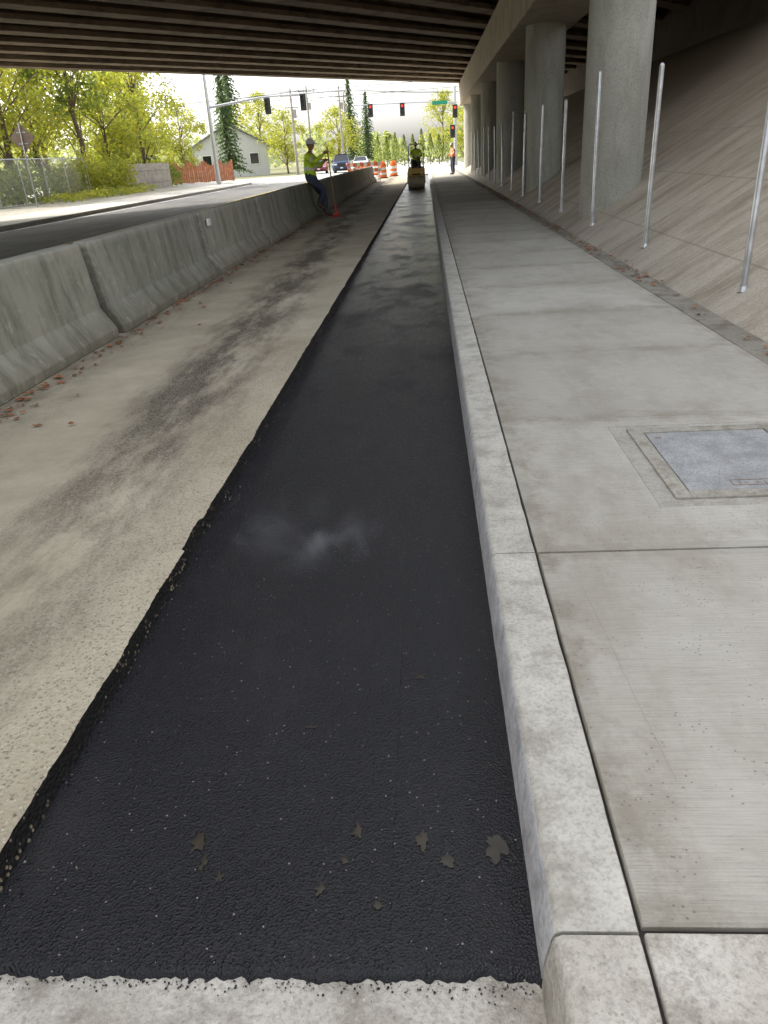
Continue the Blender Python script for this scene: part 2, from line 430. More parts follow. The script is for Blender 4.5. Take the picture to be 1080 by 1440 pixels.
ch.add([(.1900,1.0,.054),(.1900,14,.054),(.1907,14,.0565),(.1907,1.0,.0565)],[(0,1,2,3)])
ch.build('chalk_line',[M['chalk']],smooth=False)

sw=MB()
for i in range(41):
    a=.98+i*1.52+.004; b=a+1.52-.008
    if i==1:
        X=[.381,.94,1.86,2.228]; Y=[a,2.86,3.87,b]
        for ix in range(3):
            for iy in range(3):
                if ix==1 and iy==1: continue
                sw.box(((X[ix]+X[ix+1])/2,(Y[iy]+Y[iy+1])/2,.10),(X[ix+1]-X[ix],Y[iy+1]-Y[iy],.1))
    else:
        z=.15+random.uniform(-.003,.003)
        x0,x1=.381,2.228; w=.007
        vs=[(x0,a,z-.1),(x1,a,z-.1),(x1,b,z-.1),(x0,b,z-.1),(x0,a,z-w),(x1,a,z-w),(x1,b,z-w),(x0,b,z-w),(x0+w*.4,a+w,z),(x1-w,a+w,z),(x1-w,b-w,z),(x0+w*.4,b-w,z)]
        sw.add(vs,[(0,1,5,4),(1,2,6,5),(2,3,7,6),(3,0,4,7),(4,5,9,8),(5,6,10,9),(6,7,11,10),(7,4,8,11),(8,9,10,11)])
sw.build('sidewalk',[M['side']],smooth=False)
j=MB(); j.box((1.3,30,.065),(1.87,66,.13)); j.build('joint_filler',[M['joint']],smooth=False)
ns=MB(); ns.box((1.348,-15,.098),(1.934,31.94,.1)); ns.build('rough_sidewalk_panel',[M['front']],smooth=False,bevel=.006)
gs=MB(); gs.box((2.355,15,.09),(.238,110,.11)); gs.build('gutter_strip',[M['strip']],smooth=False,bevel=.01)

ub=empty('utility_access_box')
b=MB(); b.box((1.40,3.365,.104),(.916,1.006,.09)); b.build('concrete_collar',[M['patch']],ub,False)
b=MB(); z=.1515
for c,d in (((1.06,3.37,z),(.07,.88,.016)),((1.745,3.37,z),(.07,.88,.016)),((1.4025,2.965,z),(.615,.07,.016)),((1.4025,3.775,z),(.615,.07,.016))): b.box(c,d)
b.build('frame',[M['frame']],ub,False,.003)
b=MB(); b.box((1.4025,3.37,.150),(.60,.728,.014)); b.build('lid',[M['lidm']],ub,False,.003)
b=MB()
for c,d in (((1.40,3.10,.1576),(.19,.005,.002)),((1.40,3.045,.1576),(.19,.005,.002)),((1.307,3.0725,.1576),(.005,.05,.002)),((1.493,3.0725,.1576),(.005,.05,.002)),((1.34,3.07,.1576),(.005,.03,.002)),((1.37,3.07,.1576),(.02,.005,.002)),((1.42,3.07,.1576),(.02,.005,.002)),((1.45,3.07,.1576),(.005,.03,.002)),((1.15,3.66,.1575),(.03,.014,.002)),((1.66,3.06,.1575),(.03,.014,.002))): b.box(c,d)
b.build('lid_lettering',[M['signback']],ub,False)

SL=.6
sp=MB()
ysl=frange(-60,70,2.0); xsl=frange(2.475,9.6,.5)
for yy in ysl:
    for xx in xsl: sp.v.append((xx,yy,.13+(xx-2.475)*SL+.012*nz(xx,yy*.6)))
n=len(xsl)
for a in range(len(ysl)-1):
    for c in range(n-1): sp.f.append([a*n+c,a*n+c+1,(a+1)*n+c+1,(a+1)*n+c]); sp.m.append(0)
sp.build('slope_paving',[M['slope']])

# ---------------------------------------------------------------- bridge
k=1.24; nrm=math.hypot(1,k); D=Vector((1/nrm,k/nrm,0)); Q=Vector((-k/nrm,1/nrm,0))
QN,QF=6.5,35.76; ZB=5.71
def bp(q,x): s=(x-Q.x*q)/D.x; return D*s+Q*q
br=empty('highway_overpass')
gd=MB()
prof=[(-.33,0),(.33,0),(.33,.14),(.09,.30),(.09,1.16),(.45,1.27),(.45,1.38),(-.45,1.38),(-.45,1.27),(-.09,1.16),(-.09,.30),(-.33,.14)]
ng=15; stp=(QF-QN-1.5)/(ng-1)
for i in range(ng):
    qq=QN+.75+i*stp
    a=bp(qq,-45); b=bp(qq,9.9)
    vs=[];n=len(prof)
    for P in (a,b):
        for (u,z) in prof: vs.append((P.x+Q.x*u,P.y+Q.y*u,ZB+z))
    gd.add(vs,[(t,(t+1)%n,(t+1)%n+n,t+n) for t in range(n)]+[tuple(range(n-1,-1,-1)),tuple(range(n,2*n))])
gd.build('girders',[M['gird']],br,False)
dk=MB()
def slab(mb,q0,q1,x0,x1,z0,z1,mat=0):
    c=[bp(q0,x0),bp(q0,x1),bp(q1,x1),bp(q1,x0)]
    mb.add([(p.x,p.y,z0) for p in c]+[(p.x,p.y,z1) for p in c],[(3,2,1,0),(4,5,6,7),(0,1,5,4),(1,2,6,5),(2,3,7,6),(3,0,4,7)],mat)
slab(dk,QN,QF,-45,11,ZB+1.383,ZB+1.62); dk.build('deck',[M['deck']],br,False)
pp=MB(); slab(pp,QF-.25,QF+.02,-45,11,ZB+1.625,ZB+2.5); slab(pp,QN-.02,QN+.25,-45,11,ZB+1.625,ZB+2.7); pp.build('parapets',[M['cap']],br,False)
dg=MB()
for xx in (-30,-22,-14,-6):
    for i in range(ng-1):
        q0=QN+.75+i*stp+.1; q1=q0+stp-.2
        slab(dg,q0,q1,xx,xx+.25,ZB+.35,ZB+1.375)
dg.build('diaphragms',[M['gird']],br,False)
cp=MB(); cp.box((3.25,36.75,5.03),(1.6,46.5,1.35)); cp.build('pier_cap',[M['cap']],br,False,.03)
cl=MB()
for yy in (14.5,23.1,31.9,40.7,49.5,58.3): 
    cl.tube([(3.25,yy,.2),(3.25,yy,4.353)],.52,48)
cl.build('columns',[M['col']],br,True)
ab=MB(); ab.box((10.05,44,5.1),(.9,54,2.2)); 
ab.box((-45.6,-30,3),(1.2,70,6)); ab.build('abutments',[M['deck']],br,False)
em=MB(); 
c=[bp(QN-1,10.6),bp(QF+1,10.6),bp(QF+1,120),bp(QN-1,120)]; c2=[bp(QN-8,10.6),bp(QF+10,10.6),bp(QF+10,130),bp(QN-8,130)]
em.add([(p.x,p.y,6.9) for p in c]+[(p.x,p.y,-.15) for p in c2],[(0,1,2,3),(0,4,5,1),(1,5,6,2),(2,6,7,3),(3,7,4,0)])
em.box((25,-25,2.1),(30.6,84,4.3)); em.build('embankment',[M['grass']],smooth=False)

ps=[6.86,10.15,13.35,16.5,19.7,22.9,26.1,29.3,32.5,35.7,38.9,42.1,45.3,48.5]
for i,yy in enumerate(ps):
    b=MB(); x=2.735+random.uniform(-.03,.03); zb=.13+(x-2.475)*SL-.1; L=2.2+random.uniform(-.12,.12); lx=random.uniform(-.03,.03)
    if i==0: L=2.45
    b.tube([(x,yy,zb),(x+lx,yy+random.uniform(-.02,.02),zb+L),(x+lx,yy,zb+L+.012)],[.029,.029,.022],16)
    b.tube([(x,yy,zb+.09),(x,yy,zb+.135)],[.05,.036],12)
    b.build('steel_fence_post',[M['galv']])

# ---------------------------------------------------------------- barrier
prof=[(-3.10,.07),(-3.10,.15),(-3.235,.35),(-3.31,.945),(-3.325,.96),(-3.475,.96),(-3.49,.945),(-3.565,.35),(-3.70,.15),(-3.70,.07)]
y=3.45-3.95*2; i=0
while y<50:
    b=MB(); dxx=random.uniform(0,.035)*(1 if i%2 else -1); sk=random.uniform(-.010,.010)
    st=frange(y+.055,y+3.895,.4)
    st=[st[0],st[0]+.045]+st[1:-1]+[st[-1]-.045,st[-1]]; n=len(prof)
    for s_,yy in enumerate(st):
        en=.05 if s_ in(0,len(st)-1) else 0
        cxx=-3.4
        for (px,pz) in prof:
            b.v.append((cxx+(px-cxx)*(1-en*2)+dxx+sk*(yy-y-2)+.004*nz(yy*2,pz*5,px),yy,pz-(en*.9 if pz>.9 else 0)+(.006*nz(yy*1.5,px*9) if pz>.9 else 0)))
    for s_ in range(len(st)-1):
        for t in range(n): b.f.append([s_*n+t,s_*n+(t+1)%n,(s_+1)*n+(t+1)%n,(s_+1)*n+t]); b.m.append(0)
    b.f.append(list(range(n)));b.m.append(0); e=(len(st)-1)*n; b.f.append([e+t for t in range(n)]);b.m.append(0)
    if i==4: b.box((-3.262,y+.35,.80),(.03,.16,.10),1)
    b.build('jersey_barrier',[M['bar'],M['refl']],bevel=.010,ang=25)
    y+=3.95; i+=1

def leafpile(name,n,fn):
    b=MB()
    for _ in range(n):
        x,y,z=fn(); a=random.random()*6.3; s=random.uniform(.015,.042); T=Matrix.Translation((x,y,z))@Matrix.Rotation(a,4,'Z')@Matrix.Rotation(random.uniform(-.4,.4),4,'X')
        b.add([(-s,0,.002),(-.3*s,-.55*s,.008),(.5*s,-.4*s,.004),(s,0,.012),(.5*s,.45*s,.004),(-.3*s,.5*s,.01)],[(0,1,2,3),(0,3,4,5)],0,T)
    return b.build(name,[M['dead']],smooth=False,fixn=False)
def f1():
    y=4.5+random.random()**1.3*20
    x=-3.07+abs(random.gauss(0,.09))*(1 if random.random()<.85 else 3); return (x,y,.076+random.random()*.008)
leafpile('dead_leaves',340,f1)
def f2():
    y=7+random.random()*30
    y=round(y/3)*3+random.gauss(0,.8); x=2.36+random.gauss(0,.07); return (x,y,.15+random.random()*.008)
leafpile('dead_leaves',500,f2)

# ---------------------------------------------------------------- left roadway, intersection
b=MB(); b.add([(-13.7,-60,.062),(-3.725,-60,.062),(-3.725,64,.062),(-13.7,64,.062)],[(0,1,2,3)]); b.build('roadway',[M['road']],smooth=False)
b=MB(); b.add([(-300,64,.06),(300,64,.06),(300,90,.06),(-300,90,.06)],[(0,1,2,3)]);
b.add([(-14,90,.06),(5,90,.06),(5,500,.06),(-14,500,.06)],[(0,1,2,3)]); 
b.add([(-3.72,62,.056),(2.3,62,.056),(2.3,64,.056),(-3.72,64,.056)],[(0,1,2,3)]); b.build('intersection_road',[M['road2']],smooth=False)
b=MB()
for x in (-13.3,-8.75,-8.55):
    b.add([(x,-40,.067),(x+.1,-40,.067),(x+.1,60,.067),(x,60,.067)],[(0,1,2,3)],1 if x>-13 else 0)
for i in range(9): 
    x=-13+i*1.2; b.add([(x,64.5,.066),(x+.6,64.5,.066),(x+.6,67.5,.066),(x,67.5,.066)],[(0,1,2,3)])
b.add([(-13,62.2,.067),(-8.9,62.2,.067),(-8.9,62.7,.067),(-13,62.7,.067)],[(0,1,2,3)])
b.build('road_markings',[M['paint'],M['yline']],smooth=False)
b=MB(); b.box((-15.3,0,.09),(3.2,126,.22)); o=b.build('sidewalk',[M['curb']],smooth=False,bevel=.015)
b=MB(); b.box((-20,4,.04),(6.1,118,.26)); b.build('gravel_verge',[m_conc('gravel_verge',(.30,.28,.22),(.42,.395,.33),(.16,.15,.09),.6,1,.02,20)],smooth=False)
b=MB(); b.box((2.6,100,.08),(.2,18,.2)); b.box((9,77,.07),(10,4,.22)); b.build('sidewalk',[M['curb']],smooth=False)

fx=-22
cf=empty('chain_link_fence')
b=MB()
for yy in frange(18,52,2.8): b.tube([(fx,yy,.15),(fx,yy,2.55)],.04,8)
b.tube([(fx,18,2.5),(fx,52,2.5)],.025,6); b.tube([(fx,18,.25),(fx,52,.25)],.012,6); b.build('posts',[M['galv']],cf)
b=MB(); H=2.25; w=.007
for yy in frange(18,52-H,.11):
    for sg in (0,1):
        y0=yy if sg==0 else yy+H; y1=yy+H if sg==0 else yy
        b.add([(fx+.01,y0-w,.22),(fx+.01,y0+w,.22),(fx+.01,y1+w,.22+H),(fx+.01,y1-w,.22+H)],[(0,1,2,3)])
b.build('wire_mesh',[M['galv']],cf,False,fixn=False)
b=MB()
for i in range(26):
    yy=60+i*.42; b.box((-22.5,yy,1.1),(.03,.38,1.9+.04*math.sin(i)),0)
b.box((-22.45,65,.7),(.05,11,.1)); b.box((-22.45,65,1.6),(.05,11,.1)); b.build('wooden_fence',[M['fwood']],smooth=False)
b=MB()
for i in range(30):
    x=-25+i*.21; b.box((x,79+(i%2)*.03,1.0+.25*math.sin(i*.9)*.4),(.19,.03,1.7+.25*math.sin(i*.9)),0)
b.box((-22,79.06,.6),(6.2,.06,.1)); b.box((-22,79.06,1.3),(6.2,.06,.1))
b.build('red_board_fence',[M['ored']],smooth=False)

sg=empty('diamond_warning_sign',(-20,40.2,.15))
b=MB(); b.tube([(0,0,0),(0.05,0,3.9)],.035,10); b.build('post',[M['galv']],sg)
b=MB(); T=Matrix.Translation((.04,.06,3.2))@Matrix.Rotation(R_(45),4,'Y'); b.box((0,0,0),(.92,.012,.92),0,T); b.build('panel',[M['signback']],sg,False,.004)
b=MB(); b.box((.04,.05,3.45),(.5,.02,.05)); b.box((.04,.05,2.95),(.5,.02,.05)); b.build('brackets',[M['galv']],sg,False)

def sighead(mb,x,y,z,lit=True):
    mb.box((x,y,z),(.34,.22,1.08),0); mb.box((x,y+.13,z),(.52,.02,1.25),0)
    for i,dz in enumerate((.34,0,-.34)):
        mb.tube([(x,y-.112,z+dz),(x,y-.125,z+dz)],.12,14,1 if (i==0 and lit) else 0)
        vs=[];n=8
        for kk in range(n+1):
            a=math.pi*(kk/n)*1.2-.3
            vs+= [(x+.15*math.cos(a),y-.11,z+dz+.15*math.sin(a)),(x+.15*math.cos(a),y-.33,z+dz+.15*math.sin(a))]
        mb.add(vs,[(2*t,2*t+1,2*t+3,2*t+2) for t in range(n)],0)
t1=empty('traffic_signal')
b=MB(); b.tube([(-18.6,72,0),(-18.6,72,4),(-18.6,72,8.8)],[.21,.17,.13],16); b.tube([(-18.6,72,6.1),(-14,72,6.6),(-6.5,72,6.7)],[.11,.08,.05],12); b.build('mast',[M['galv']],t1)
b=MB(); sighead(b,-13.4,71.8,5.9,False); sighead(b,-10.3,71.8,6.0,False); b.build('signal_heads',[M['sigy'],M['redlit']],t1,False)
t2=empty('traffic_signal')
b=MB(); b.tube([(3.3,90,0),(3.3,90,4),(3.3,90,7.6)],[.2,.17,.13],16); b.tube([(3.3,90,6.1),(0,90,6.35),(-7.5,90,6.5)],[.11,.08,.05],12); b.build('mast',[M['galv']],t2)
b=MB(); sighead(b,-5.7,89.7,5.9); sighead(b,-2.3,89.7,5.8); sighead(b,3.3,89.6,5.3); sighead(b,3.0,89.6,3.4); b.build('signal_heads',[M['sigy'],M['redlit']],t2,False)
b=MB(); b.box((1.7,89.8,6.2),(1.6,.03,.36)); b.build('street_name_sign',[M['signgreen']],t2,False)

MW=simple('pole_wood',(.36,.33,.30),.8)
def upole(x,y,h,arm=True):
    e=empty('utility_pole',(x,y,0)); b=MB(); b.tube([(0,0,0),(0,0,h)],[.17,.11],10)
    if arm:
        b.box((0,0,h-.7),(2.4,.1,.12)); b.box((0,0,h-1.9),(1.6,.1,.1))
        for dx in (-1.1,-.4,.4,1.1): b.tube([(dx,0,h-.64),(dx,0,h-.45)],.05,8)
        b.tube([(.3,0,h-3),(.3,0,h-2.1)],.2,10)
    b.build('pole',[MW],e)
for x,y,h in ((-16.6,120,11),(-12.4,124,11),(-14.2,150,12),(-15.3,97,9)): upole(x,y,h)
wr=MB()
def wire(a,b_,sag):
    pts=[Vector(a).lerp(Vector(b_),t/10)-Vector((0,0,sag*4*(t/10)*(1-t/10))) for t in range(11)]; wr.tube(pts,.022,5)
for dx in (-1.1,.4,1.1):
    wire((-16.6+dx,120,10.5),(-70+dx,110,11),1.2); wire((-12.4+dx,124,10.5),(40,128,10.5),1.4); wire((-16.6+dx,120,10.5),(-14.2+dx,150,11.5),.5)
wire((-60,86,9),(30,88,9),1.0); wire((-60,86,8.3),(30,88,8.2),1.0)
wr.build('overhead_wires',[M['black']])

# ---------------------------------------------------------------- vegetation
def quadleaf(mb,p,s,mat,asp=.6,droop=None):
    u=Vector((random.gauss(0,1),random.gauss(0,1),random.gauss(0,.7))).normalized()
    w=u.orthogonal().normalized(); w.rotate(Matrix.Rotation(random.random()*6.28,3,u))
    if droop is not None: u=droop; w=u.cross(Vector((random.gauss(0,1),random.gauss(0,1),random.gauss(0,1)))).normalized()
    a=u*s;b=w*s*asp
    mb.add([p-a,p-b*.9,p+a,p+b*.9],[(0,1,2,3)],mat)
def decid(h,cr,nclu,nleaf,ls,low=.35):
    mb=MB()
    top=h*.8; pts=[Vector((0,0,0))]
    for i in range(1,7): pts.append(Vector((.35*nz(i*.7,h),.35*nz(i*.7,h+9),top*i/6)))
    mb.tube(pts,[.18*h/12*(1.15-i/7) for i in range(7)],8,0)
    for i in range(nclu):
        z=low+(1-low)*random.random()**.85
        rr=cr*(math.sin(math.pi*min(1,max(.08,(z-low*.7)/(1.03-low*.7))))**.6)*random.random()**.45
        a=random.random()*6.283; c=Vector((rr*math.cos(a),rr*math.sin(a),z*h))
        if i%3==0:
            t=max(.2,min(.95,z-.18)); s=pts[min(6,int(t*6/.8)+0 if t<.8 else 6)]
            m_=s.lerp(c,.5)+Vector((0,0,.2)); mb.tube([s,m_,c],[.06,.035,.012],5,0)
        r=random.uniform(.5,1.15)*cr*.27
        for _ in range(nleaf):
            d=Vector((random.gauss(0,1),random.gauss(0,1),random.gauss(0,.7)))*r*.6
            quadleaf(mb,c+d,ls*random.uniform(.6,1.3),1)
    return mb
def conif(h,cr,step,ls):
    mb=MB(); mb.tube([(0,0,0),(0.05,0,h*.5),(0,0,h)],[.02*h,.012*h,.02],8,0)
    z=h*.10
    while z<h*.99:
        f=1-z/h; L=cr*(f**.8)*random.uniform(.75,1.15)+.15; nb=max(4,int(9*f)+4)
        a0=random.random()*6
        for kx in range(nb):
            a=a0+6.283*kx/nb+random.uniform(-.25,.25); l=L*random.uniform(.7,1.15)
            d=Vector((math.cos(a),math.sin(a),0)); st=Vector((0,0,z))
            nn=max(4,int(l/.22))
            for i in range(nn):
                t=(i+.6)/nn; p=st+d*l*t+Vector((0,0,-.38*l*t*t+.1*l*t))
                for _ in range(2):
                    dr=(d*.6+Vector((random.gauss(0,.5),random.gauss(0,.5),-.55+random.gauss(0,.2)))).normalized()
                    quadleaf(mb,p+Vector((random.gauss(0,.08),random.gauss(0,.08),random.gauss(0,.08))),ls*(1.2-.5*t)*random.uniform(.7,1.3),1,.38,dr)
        z+=step*(.6+.5*f)
    return mb
def mk(mb,name,leaf): 
    me=bpy.data.meshes.new(name); me.from_pydata([tuple(v) for v in mb.v],[],mb.f); me.materials.append(M['bark']); me.materials.append(M[leaf])
    me.polygons.foreach_set('material_index',mb.m); me.update(); return me
DA=mk(decid(13,4.2,80,60,.17,.28),'alder_a','leafA'); DB=mk(decid(14,3.6,75,60,.17,.38),'alder_b','leafB'); DC=mk(decid(9,3.4,70,50,.17,.2),'alder_c','leafA')
CA=mk(conif(20,4.2,.6,.33),'fir_a','leafC'); CB=mk(conif(16,3.0,.55,.30),'fir_b','leafC')
def place(name,me,x,y,s=1,sz=None,z=-.1):
    o=bpy.data.objects.new(name,me); COL.objects.link(o); o.location=(x,y,z); o.rotation_euler=(random.uniform(-.03,.03),random.uniform(-.03,.03),random.random()*6.28); o.scale=(s,s,sz or s)
dl=[(DA,-27,52,1),(DB,-25.5,60,1),(DA,-29,60,.95),(DC,-26,66,1),(DB,-30,47,1.05),(DA,-34,56,1.1),(DA,-24.5,70,.85),(DC,-28,76,1.1),(DA,-33,70,1),
    (DA,-40,80,1.1),(DC,-27.5,92,.9),(DC,-20,118,.9),(DC,-14,135,1.0),(DA,-27,135,.9),(DA,3,140,.8),(DC,8,118,.95),(DC,5,104,.75),
    (DA,-37,64,1.1),(DC,-32,84,1.1),(DB,16,110,1.0),(DA,22,105,.9),(DC,9,98,.7)]
for me,x,y,s in dl: place('deciduous_tree',me,x,y,s)
for me,x,y,s in [(CA,-27,45,.8),(CA,-32,52,.85),(CB,-24,100,.8),(CB,-33,95,1),(CB,-15,170,1.0),(CB,-12,172,.85),(CA,-33,140,1),(CB,14,140,1.0)]:
    place('fir_tree',me,x,y,s)
def shrub(name,x0,x1,y0,y1,h,n,leaf,ls=.11):
    b=MB()
    for _ in range(n):
        x=random.uniform(x0,x1);y=random.uniform(y0,y1); hh=h*(.65+.5*nz(x*.7,y*.5)+.25*nz(y*1.9,x)); z=.1+hh*random.random()**.6
        quadleaf(b,Vector((x,y,z)),ls*random.uniform(.6,1.4),0,.7)
    b.build(name,[M[leaf]],smooth=False,fixn=False)
shrub('ivy_shrub',-24.5,-21.5,51,60,3.0,6500,'leafA'); shrub('shrub',-26,-22.4,20,51,2.6,7000,'leafB',.14); shrub('shrub',-24,-22.8,60,76,2.6,3000,'leafB')
shrub('shrub',-30,-25,80,84,3.2,2500,'leafA',.16)
shrub('weeds',-21.8,-19.5,44,58,.7,2000,'leafA',.08)
b=MB()
for i in range(9):
    x=-6.2+i*1.15; y=108+.3*i; h=3.6+random.uniform(-.5,.6)
    b.tube([(x,y,0),(x,y,1)],.07,6,1)
    for _ in range(420):
        t=random.random(); r=.58*(1-t**2.2)*random.random()**.35+.03; a=random.random()*6.28
        quadleaf(b,Vector((x+r*math.cos(a),y+r*math.sin(a),.25+t*h)),.14*random.uniform(.6,1.3),0,.5,Vector((random.gauss(0,.3),random.gauss(0,.3),1)).normalized())
b.build('arborvitae_hedge',[M['leafB'],M['bark']],smooth=False,fixn=False)
b=MB()
for i in range(320):
    a=R_(random.uniform(-62,40)); d=random.uniform(190,235); x=d*math.sin(a); y=d*math.cos(a); h=7+6*nz(a*9,2)+random.uniform(0,3)
    if abs(a)<.12: h*=.6
    for _ in range(70):
        t=random.random(); r=2.8*(1-t**1.6)+.3
        quadleaf(b,Vector((x+random.gauss(0,r*.6),y+random.gauss(0,r*.6),.3+t*h)),random.uniform(.4,.9),0,.7)
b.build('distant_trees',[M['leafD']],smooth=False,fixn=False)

hs=empty('white_house',(-29.5,124,0),R_(12))
b=MB(); b.box((0,0,1.9),(11,8,4.2)); b.add([(-5.5,-4,4.0),(5.5,-4,4.0),(0,-4,6.8)],[(0,1,2)]); b.add([(-5.5,4,4.0),(5.5,4,4.0),(0,4,6.8)],[(0,1,2)]); b.build('walls',[M['housew']],hs,False)
b=MB()
for s_ in (-1,1): b.add([(s_*6.1,-4.6,3.7),(0,-4.6,6.9),(0,4.6,6.9),(s_*6.1,4.6,3.7),(s_*6.1,-4.6,3.9),(0,-4.6,7.1),(0,4.6,7.1),(s_*6.1,4.6,3.9)],[(0,1,2,3),(4,5,6,7),(0,1,5,4),(3,2,6,7),(0,3,7,4)])
b.build('roof',[M['roof']],hs,False)
b=MB()
for x in (-3.5,0.2,3.4): b.box((x,-4.02,2.2),(1.2,.06,1.4),0)
b.build('windows',[M['glass']],hs,False)
b=MB(); 
for x in (-3.5,.2,3.4):
    for dx in(-.66,.66): b.box((x+dx,-4.05,2.2),(.1,.08,1.6))
    b.box((x,-4.05,2.95),(1.2,.08,.1)); b.box((x,-4.05,1.45),(1.2,.08,.1))
b.build('window_trim',[M['hat']],hs,False)

# ---------------------------------------------------------------- vehicles
def car(name,x,y,rz,paint,suv=False):
    e=empty(name,(x,y,.06),rz); W=.9; hz=.28 if suv else 0
    b=MB()
    pr=[(-2.3,.35),(-2.32,.62),(-2.2,.86+hz*.6),(-1.15,1.0+hz*.6),(-.1,1.02+hz*.6),(2.15,1.05+hz*.6),(2.28,.9+hz*.5),(2.3,.38),(1.9,.25),(-1.9,.25)]
    n=len(pr); secs=[(-W,.90),(-W*.93,1.0),(0,1.03),(W*.93,1.0),(W,.90)]
    vs=[]
    for sx,k_ in secs:
        for (yy,zz) in pr: vs.append((sx,yy*(.96 if abs(sx)==W else 1.0),.6+(zz-.6)*k_))
    fs=[]
    for a in range(4):
        for t in range(n): fs.append((a*n+t,a*n+(t+1)%n,(a+1)*n+(t+1)%n,(a+1)*n+t))
    fs+= [tuple(range(n)),tuple(range(4*n,5*n))]
    b.add(vs,fs); b.build('body',[M[paint]],e,ang=30)
    z0=1.0+hz*.6; z1=1.45+hz*1.2
    b=MB(); ya,yb,yc,yd=-1.15,-.45,1.3 if not suv else 1.95,2.0 if not suv else 2.2
    b.add([(-.84,ya,z0),(.84,ya,z0),(.84,yd,z0),(-.84,yd,z0),(-.64,yb,z1),(.64,yb,z1),(.64,yc,z1),(-.64,yc,z1)],[(0,1,5,4),(1,2,6,5),(2,3,7,6),(3,0,4,7),(4,5,6,7)]); b.build('windows',[M['glass']],e,False)
    b=MB(); b.box((0,(yb+yc)/2,z1+.02),(1.3,yc-yb+.06,.06))
    for sx in (-1,1):
        b.tube([(sx*.845,ya,z0),(sx*.65,yb,z1+.01)],.035,6); b.tube([(sx*.85,.4,z0),(sx*.65,.42,z1)],.035,6); b.tube([(sx*.845,yd,z0),(sx*.65,yc,z1)],.05,6)
        b.box((sx*1.0,-.95,z0+.06),(.2,.12,.14))
    b.build('roof_and_pillars',[M[paint]],e)
    b=MB()
    for sx in (-.8,.8):
        for yy in (-1.45,1.4): b.tube([(sx-.11,yy,.33),(sx-.1,yy,.33),(sx+.1,yy,.33),(sx+.11,yy,.33)],[.3,.34,.34,.3],20); b.tube([(sx-.12,yy,.33),(sx+.12,yy,.33)],.2,12,1)
    b.build('wheels',[M['rubber'],M['galv']],e)
    b=MB()
    for sx in (-.66,.66): b.box((sx,-2.27,.74+hz*.4),(.36,.1,.15),0); b.box((sx,2.26,.85),(.3,.08,.2),2)
    b.box((0,-2.30,.70+hz*.3),(.8,.08,.2+hz*.3),1); b.box((0,-2.32,.42),(1.3,.06,.14),1); b.box((0,-2.36,.5),(.3,.02,.13),0)
    b.build('lights_and_grille',[M['headl'],M['black'],M['redc']],e,False,.02)
car('parked_suv',-9.2,90,R_(4),'bluec',True); car('parked_car',-7.9,100,R_(3),'whitec'); car('parked_car',-12,92,R_(5),'redc'); car('parked_car',-10.8,104,0,'bluec')

def drum(x,y,z=.065):
    e=empty('traffic_drum',(x,y,z)); 
    b=MB(); b.tube([(0,0,0),(0,0,.06)],.36,20,2)
    zz=[.06,.22,.38,.54,.70,.86,.97]; rr=[.29,.285,.27,.26,.245,.235,.21]
    for i in range(6): b.tube([(0,0,zz[i]),(0,0,zz[i+1]-.005)],[rr[i],rr[i+1]+.006],20,1 if i in(1,3) else 0)
    b.box((0,0,1.0),(.16,.03,.08),0)
    b.build('drum',[M['orange'],M['refl'],M['rubber']],e)
for x,y in ((-3.0,57),(-2.4,60.5),(-3.9,54.5),(-3.4,64),(-4.4,58),(-4.2,67),(-5.1,62),(-2.7,69),(-5.6,71)): drum(x,y)
def barric(x,y,rz):
    e=empty('construction_barricade',(x,y,.065),rz); b=MB()
    for sx in (-.75,.75):
        b.tube([(sx,-.35,0),(sx,0,1.15)],.03,6,2); b.tube([(sx,.35,0),(sx,0,1.15)],.03,6,2)
    for zz in (1.0,.65):
        for i in range(8): b.box((-.79+i*.225+.0,-.05-(1.0-zz)*.3,zz),(.224,.03,.22),i%2)
    b.build('frame',[M['orange'],M['refl'],M['galv']],e,False)
barric(-3.75,52.3,.2); barric(-4.6,56,.5)

